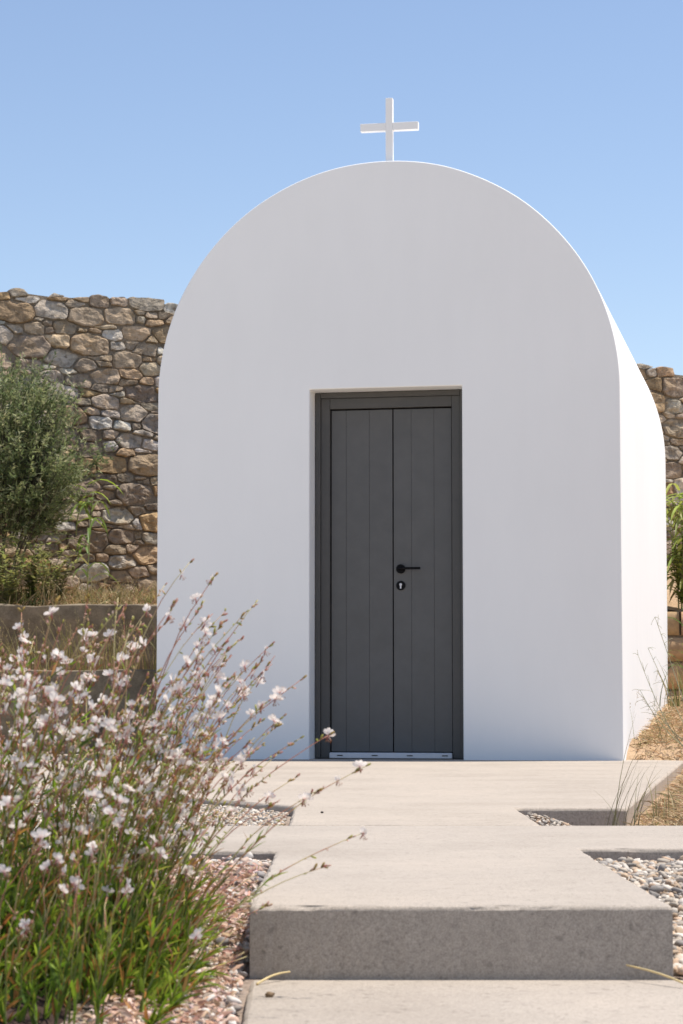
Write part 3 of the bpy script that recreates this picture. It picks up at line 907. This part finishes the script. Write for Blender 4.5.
# taller grasses on the right
GRY = [(0.20,0.18,0.10),(0.30,0.27,0.15),(0.16,0.17,0.08)]
tuft('wild_grass', (0.80,6.45,-0.06), 16, .26, .03, 'thin wild grass stems rising out of the gravel notch', 'wild grass', 91, GRY, .0026, az=.5, lean=(.2,.75))
tuft('wild_grass', (0.72,6.30,-0.06), 6, .44, .02, 'few tall grey grass stalks bending over the notch beside the landing', 'wild grass', 98, GRY, .0026, az=.3, lean=(.2,.6))
tuft('wild_grass', (0.96,6.7,0.0), 20, .16, .06, 'short green and straw grass blades on the dry mound, right edge', 'wild grass', 92, GRN+DRY, .004, az=1.5)
tuft('wild_grass', (1.92,13.6,0.06), 22, .36, .12, 'straw coloured grass clump beside the sunlit chapel side wall', 'wild grass', 93, DRY+GRN[2:], .005, heads=True)
tuft('wild_grass', (2.40,15.9,0.30), 60, .42, .16, 'green grass clump at the foot of the sandstone terrace', 'wild grass', 95, GRN+DRY[:1], .008)
weed((2.70,18.35,1.02), .62, 26, 'bushy light green weed above the sandstone blocks beside the chapel corner', 301, (0.32,0.37,0.10), (.05,.09))
weed((2.62,17.3,.34), .42, 18, 'bushy light green weed at the foot of the sandstone blocks', 302, (0.28,0.32,0.10), (.04,.07), spread=.7)
def wisp(base, label, seed):
    r = random.Random(seed); root = empty('wispy_weed', base); tag(root, label, 'weed')
    st = MB(); c = (0.36,0.36,0.22)
    b0 = Vector(base)
    for (px,py),(mx,my) in (((638,655),(676,760)),((648,648),(680,720)),((655,617),(672,665)),((640,690),(668,745)),((652,706),(672,735))):
        e = spot(px,py,11.6)-b0; m_ = spot(mx,my,11.7)-b0
        P = [m_*2*t*(1-t)+e*t*t for t in [k/12 for k in range(13)]]
        st.tube(P, [.0030*(1-.65*k/12) for k in range(13)], [c]*13, 4)
        for k in range(7,13):
            for s_ in range(2):
                d = Vector((r.gauss(-.2,.8), r.gauss(0,.5), r.gauss(.1,.6))).normalized()*r.uniform(.02,.07)
                st.tube([P[k], P[k]+d*.6+Vector((0,0,.005)), P[k]+d], [.0014,.001,.0008], [c]*3, 3)
    st.build('stems', M_STEM, root)
wisp((1.80,11.7,0.05), 'wispy pale weed with fine branching stems in front of the white side wall', 97)

# ------------------------------------------------------------------ gaura bush, left foreground
gr = random.Random(19)
bush = empty('flowering_bush', (-0.45, 3.6, -0.10))
tag(bush, 'gaura bush with thin arching red stems and white and pink flowers in the left foreground', 'flower bush')
OFF = Vector((-0.45, 3.6, -0.10))
GREEN = (0.15,0.20,0.04); RED = (0.44,0.18,0.115); BROWN = (0.54,0.46,0.22)
stm = MB(); fol = MB(); bud = MB()
flower_sites = []
def bez(a, b, c, n):
    return [a*(1-t)**2 + b*2*t*(1-t) + c*t*t for t in [k/n for k in range(n+1)]]
def gleaf(p, d, L, wd, c):
    s_ = d.cross(Vector((gr.gauss(0,1), gr.gauss(0,1), gr.gauss(0,1))))
    fol.blade([p, p+d*L*.3, p+d*L*.65+Vector((0,0,-L*.03)), p+d*L+Vector((0,0,-L*.12))], [wd*.35, wd, wd*.8, .0005], s_, [c]*4)
LG = [(0.21,0.32,0.025),(0.26,0.38,0.032),(0.15,0.24,0.024),(0.36,0.43,0.055),(0.10,0.15,0.022),(0.42,0.20,0.06)]
def add_bud(p, d, L, c0, c1):
    bud.tube([p, p+d*L*.25, p+d*L*.6, p+d*L*.88, p+d*L], [L*.05, L*.13, L*.17, L*.12, L*.02], [c0,c0,c1,c1,lerp(c1,(.3,.28,.1),.4)], 5)
def gstem(base, tip, arch_=0.5, leafy=0.5, fl=1.0, r0=.0021, force=None):
    mid = base.lerp(tip, .5) + Vector((-(tip.x-base.x)*.32*arch_*2, gr.gauss(0,.02), (tip.z-base.z)*.18*arch_*2))
    mid += Vector((gr.gauss(0,.012), 0, 0))
    n = 14; P = bez(base, mid, tip, n)
    wob = gr.uniform(0,6)
    for k in range(2,n): P[k] += Vector((math.sin(k*1.3+wob), math.cos(k*1.7+wob), 0))*.0018
    cs = [lerp(GREEN, RED if gr.random() < .6 else BROWN, min(1, max(0, (k/n-.25)/.45))) for k in range(n+1)]
    stm.tube(P, [r0*(1-.66*k/n) for k in range(n+1)], cs, 5)
    L = sum((P[i+1]-P[i]).length for i in range(n))
    def at(t):
        j = min(n-1, int(t*n)); return P[j].lerp(P[j+1], t*n-j), (P[j+1]-P[j]).normalized()
    nl = int(leafy*36)
    for i in range(nl):
        t = gr.random()**1.05*.70; p, d = at(t)
        e = (d*gr.uniform(.7,1.4) + Vector((gr.gauss(.05,.38), gr.gauss(0,.38), gr.gauss(0,.2)))).normalized()
        sz = 1.12-.75*t
        gleaf(p, e, gr.uniform(.022,.056)*sz, gr.uniform(.0032,.0062)*sz, vary(gr.choice(LG), gr, .25, .1))
    if fl > 0:
        # buds at the tip
        p, d = at(1.0)
        for i in range(gr.randint(3,6)):
            t = gr.uniform(.93,1.0); q, d = at(t)
            e = (d*1.1 + Vector((gr.gauss(0,.3), gr.gauss(0,.3), gr.gauss(0,.3)))).normalized()
            add_bud(q, e, gr.uniform(.006,.012), (0.30,0.24,0.09), gr.choice([(0.60,0.30,0.25),(0.48,0.46,0.13),(0.66,0.42,0.34),(0.55,0.40,0.14)]))
        # seed stubs and single buds lower down
        for i in range(int(13*fl)):
            t = gr.uniform(.42,.96); q, d = at(t)
            e = (d*.6 + Vector((gr.gauss(0,.6), gr.gauss(0,.6), gr.gauss(0,.5)))).normalized()
            add_bud(q, e, gr.uniform(.005,.011), (0.40,0.40,0.14), gr.choice([(0.86,0.60,0.53),(0.76,0.56,0.42),(0.50,0.54,0.16),(0.58,0.58,0.20),(0.90,0.74,0.66)]))
        # short pale spent bracts give the thin haze of colour
        if force is not None: ts = force
        else: ts = [gr.uniform(.50,.97) for _ in range(int(gr.random()*3.2*fl + 1.5))]
        for t in ts:
            q, d = at(t); flower_sites.append((q, d))
    return P
def bpt(px, Y): 
    X = (px-341.5)/F*Y
    return Vector((X, Y, gh_left(X, Y)+.0))
# named outer stems, read off the photograph: tip (px,py), root px, depth, flowers at
outer = [((217,572),95,3.15,[.97,.9]),((190,562),60,3.3,[.95]),((258,600),120,3.3,[]),((246,612),110,3.25,[]),((232,655),120,3.1,[.9]),
         ((302,679),130,3.15,[.93,.86,.9]),((284,716),150,3.2,[.95,.97]),((272,664),125,3.3,[.94,.8]),((332,733),150,3.05,[.98]),((368,765),165,3.0,[.985,.9]),
         ((363,833),175,2.95,[.99]),((327,866),170,2.9,[]),((301,738),150,3.25,[.8]),((242,638),100,3.3,[.9,.8]),((255,668),130,3.25,[.9]),((270,700),140,3.2,[.92]),
         ((300,775),165,3.1,[.85]),((225,620),105,3.2,[.85]),((205,600),80,3.2,[.9]),((318,790),170,3.05,[.93]),((262,745),150,3.15,[.8,.95]),((240,700),135,3.2,[.9,.7]),
         ((210,640),90,3.05,[.9,.8]),((178,600),60,3.05,[.94]),((200,668),100,3.1,[.9,.75]),((230,735),140,3.1,[.95,.8]),((210,700),120,3.15,[.9]),((250,770),150,3.0,[.9]),
         ((280,800),165,3.05,[]),((165,585),40,3.2,[.9]),((270,905),180,2.9,[]),((258,880),176,2.95,[])]
for (tp, bx, Y, fo) in outer:
    Y += .42
    Yt = Y+gr.uniform(-.12,.12)
    gstem(bpt(bx+gr.uniform(-15,15), Y), spot(tp[0], tp[1], Yt), .5, .35, .8, .0016, fo)
for i in range(26):
    tx = gr.uniform(165, 285); ty = gr.uniform(610, 770) + max(0, tx-230)*.7
    Y = gr.uniform(3.45, 3.8)
    gstem(bpt(tx-gr.uniform(75,150), Y), spot(tx, ty, Y+gr.uniform(-.1,.1)), .5, .3, 1.0, .0014, [gr.uniform(.6,.97) for _ in range(gr.randint(1,3))])
for (tx, ty) in ((55,858),(72,884),(64,862),(96,846),(78,856),(122,884),(30,924),(20,930),(142,812),(195,934),(12,800),(40,835),(118,800),(160,838),(92,792),(8,870)):
    Y = gr.uniform(2.95, 3.2)
    gstem(bpt(tx-gr.uniform(5,45), Y), spot(tx, ty, Y-gr.uniform(0,.1)), .3, .4, .3, .0014, [.985, .93] if gr.random() < .5 else [.98])
for i in range(165):
    bx = gr.uniform(-130, 150); Y = gr.uniform(3.3, 3.95)
    frac = gr.random()
    tx = bx + gr.gauss(62, 48); ty = 985 - (190+200*gr.random()**1.25)*(1 if tx < 150 else .80)
    if tx > 250: continue
    P = gstem(bpt(bx, Y), spot(tx, ty, Y+gr.uniform(-.2,.22)), gr.uniform(.1,.6), gr.uniform(.6,1.0), 1.0, gr.uniform(.0014,.0020))
    for s_ in range(gr.choice((0,1,1,2))):
        k = gr.randint(6,11); q = P[k]
        e = (P[k+1]-P[k]).normalized()
        tip = q + (e + Vector((gr.gauss(.1,.35), gr.gauss(0,.3), gr.gauss(.1,.2)))).normalized()*gr.uniform(.06,.15)
        tip.z = min(tip.z, .46)
        gstem(q, tip, .15, .08, .7, .0013)
# leafy basal shoots
for i in range(300):
    bx = gr.uniform(-130, 180); Y = gr.uniform(3.05, 3.9) if gr.random() < .22 else gr.uniform(3.35, 3.9)
    b0 = bpt(bx, Y)
    hgt = gr.uniform(.08,.28)*(1.0 if bx < 120 else .65)
    tip = b0 + Vector((gr.gauss(.03 if bx < 120 else .06,.05), gr.gauss(0,.05), hgt))
    gstem(b0, tip, .2, gr.uniform(.9,1.4), 0, .0018)
for o_ in (stm, fol, bud):
    o_.v = [tuple(Vector(p)-OFF) for p in o_.v]
stm.build('stems', M_STEM, bush); fol.build('leaves', M_LEAF, bush); bud.build('buds', M_PETAL, bush)

def flower_mesh(seed, pink, openness):
    r = random.Random(seed); b = MB()
    for i, a in enumerate((-1.15,-.42,.42,1.15)):        # four petals fanned upwards like a butterfly
        a += r.gauss(0,.1); L = r.uniform(.0105,.0128)
        d = Vector((math.sin(a)*openness, r.gauss(-.15,.15), math.cos(a)*.9+.15)).normalized()
        sdv = Vector((d.z, .25*r.gauss(0,1), -d.x)).normalized(); nrm = d.cross(sdv)
        rows = [(0,.0012),(.3,.0026),(.55,.0062),(.8,.0062),(.95,.0040),(1.0,.0015)]
        vs=[]; cs=[]
        for t, wv in rows:
            p = d*L*t + nrm*(.0030*t*t)
            c = lerp(pink, (0.95,0.885,0.83), min(1, t*2.2+.1))
            vs += [p-sdv*wv*.5+nrm*.0008*t, p, p+sdv*wv*.5+nrm*.0008*t]; cs += [c]*3
        fs=[]
        for k in range(len(rows)-1):
            q=k*3; fs += [(q,q+1,q+4,q+3),(q+1,q+2,q+5,q+4)]
        b.add(vs, fs, cs, True)
    for i in range(6):                                      # drooping stamens
        d = Vector((r.gauss(0,.5), -.6+r.gauss(0,.25), -.5+r.gauss(0,.25))).normalized()
        e = d*.009
        b.tube([Vector((0,0,0)), e*.5+Vector((0,-.001,.0005)), e], [.00028]*3, [(0.75,0.62,0.55)]*3, 3)
        b.tube([e, e+d*.0018], [.0007,.0005], [(0.42,0.20,0.12)]*2, 4)
    b.tube([Vector((0,0,-.010)), Vector((0,0,-.004)), Vector((0,0,.0005))], [.0006,.0013,.0010], [(0.33,0.22,0.10),(0.50,0.18,0.16),pink], 5)
    return b
kinds = []
for sd_i in range(6):
    kinds.append(flower_mesh(200+sd_i, gr.choice([(0.75,0.42,0.38),(0.80,0.55,0.50),(0.70,0.36,0.36)]), gr.uniform(.7,1.05)))
meshes = [kk.mesh('flower') for kk in kinds]
for mm in meshes: mm.materials.append(M_PETAL)
# the hundred nearest and best seen flowers are parts of their own, the rest is one mesh
def seen(q):
    x = q.x/q.y*F+341.5; return (0 if -20 < x < 400 else 1, q.y)
sites = sorted(flower_sites, key=lambda s_: seen(s_[0]))
rest = MB()
def frame_of(q, d):
    a = gr.uniform(0,6.28)
    sdw = Vector((math.cos(a), math.sin(a), gr.gauss(0,.15)))
    up = (Vector((0,0,1))*1.0 + d*.4 + sdw*.55 + Vector((0,-.35,0))).normalized()
    rot = up.to_track_quat('Z','Y').to_matrix().to_4x4() @ Matrix.Rotation(gr.uniform(-.8,.8) if gr.random() < .6 else gr.uniform(0,6.28), 4, 'Z')
    s_ = gr.uniform(.78,1.15)
    return Matrix.Translation(q-OFF+sdw*.006) @ rot @ Matrix.Scale(s_, 4)
for i, (q, d) in enumerate(sites):
    kx = gr.randrange(6); Mx = frame_of(q, d)
    if i < 98:
        o = bpy.data.objects.new('flower', meshes[kx]); COL.objects.link(o)
        o.parent = bush; o.matrix_local = Mx
    else:
        b = kinds[kx]
        rest.add([Mx @ Vector(p) for p in b.v], b.f, list(b.c), True)
tag(rest.build('small_flowers', M_PETAL, bush), kind='stuff')

# fallen petals and bark crumbs on the left gravel
def petal_pt(r):
    x = r.uniform(-.75,-.16); y = r.uniform(2.9,4.7)
    if x < -.345+r.uniform(-.02,.02) and y < 3.8: return None
    return (x, y, gh_left(x,y)+r.uniform(.004,.016))
straw_cover('petal_litter', 8000, petal_pt, None, 131, [(0.62,0.40,0.33),(0.70,0.54,0.47),(0.54,0.32,0.23),(0.40,0.25,0.17),(0.62,0.45,0.31)], (.008,.022), .006, .5)

# bits lying on the paving
def straw(p0, p1, label, c=(0.80,0.66,0.36), rad=.0019):
    p0 = Vector(p0); p1 = Vector(p1); b = MB()
    n = 6; P = [(p1-p0)*k/n + Vector((0,0,.004*math.sin(math.pi*k/n))) for k in range(n+1)]
    b.tube(P, [rad*(1-.3*k/n) for k in range(n+1)], [c]*(n+1), 6)
    o = b.build('dry_straw', M_STRAW); o.location = p0
    tag(o, label, 'straw')
straw((-0.128,3.56,-0.110), (-0.080,3.632,-0.100), 'short yellow straw lying at the left foot of the concrete step')
straw((0.525,3.50,-0.109), (0.440,3.632,-0.090), 'long pale straw lying at the right foot of the concrete step')
def crumb(p, r0, label, c, seed):
    r = random.Random(seed); b = MB()
    vs = [tuple(Vector(q)*(1+.18*r.uniform(-1,1))*r0*(1 if i else 1)) for i, q in enumerate(ICO_V)]
    vs = [(x*1.25, y, z*.8) for x,y,z in vs]
    b.add(vs, [tuple(f) for f in ICO_F], c, True)
    o = b.build('pebble', M_PEBBLE); o.location = p; tag(o, label, 'pebble')
crumb((-0.104,3.42,-0.1085), .0055, 'tiny brown pebble on the lowest concrete slab', (0.20,0.13,0.07), 3)
crumb((-0.055,6.6,0.004), .0035, 'dark crumb of stone on the landing path near the left gravel', (0.06,0.05,0.045), 4)

SC.render.engine = 'CYCLES'
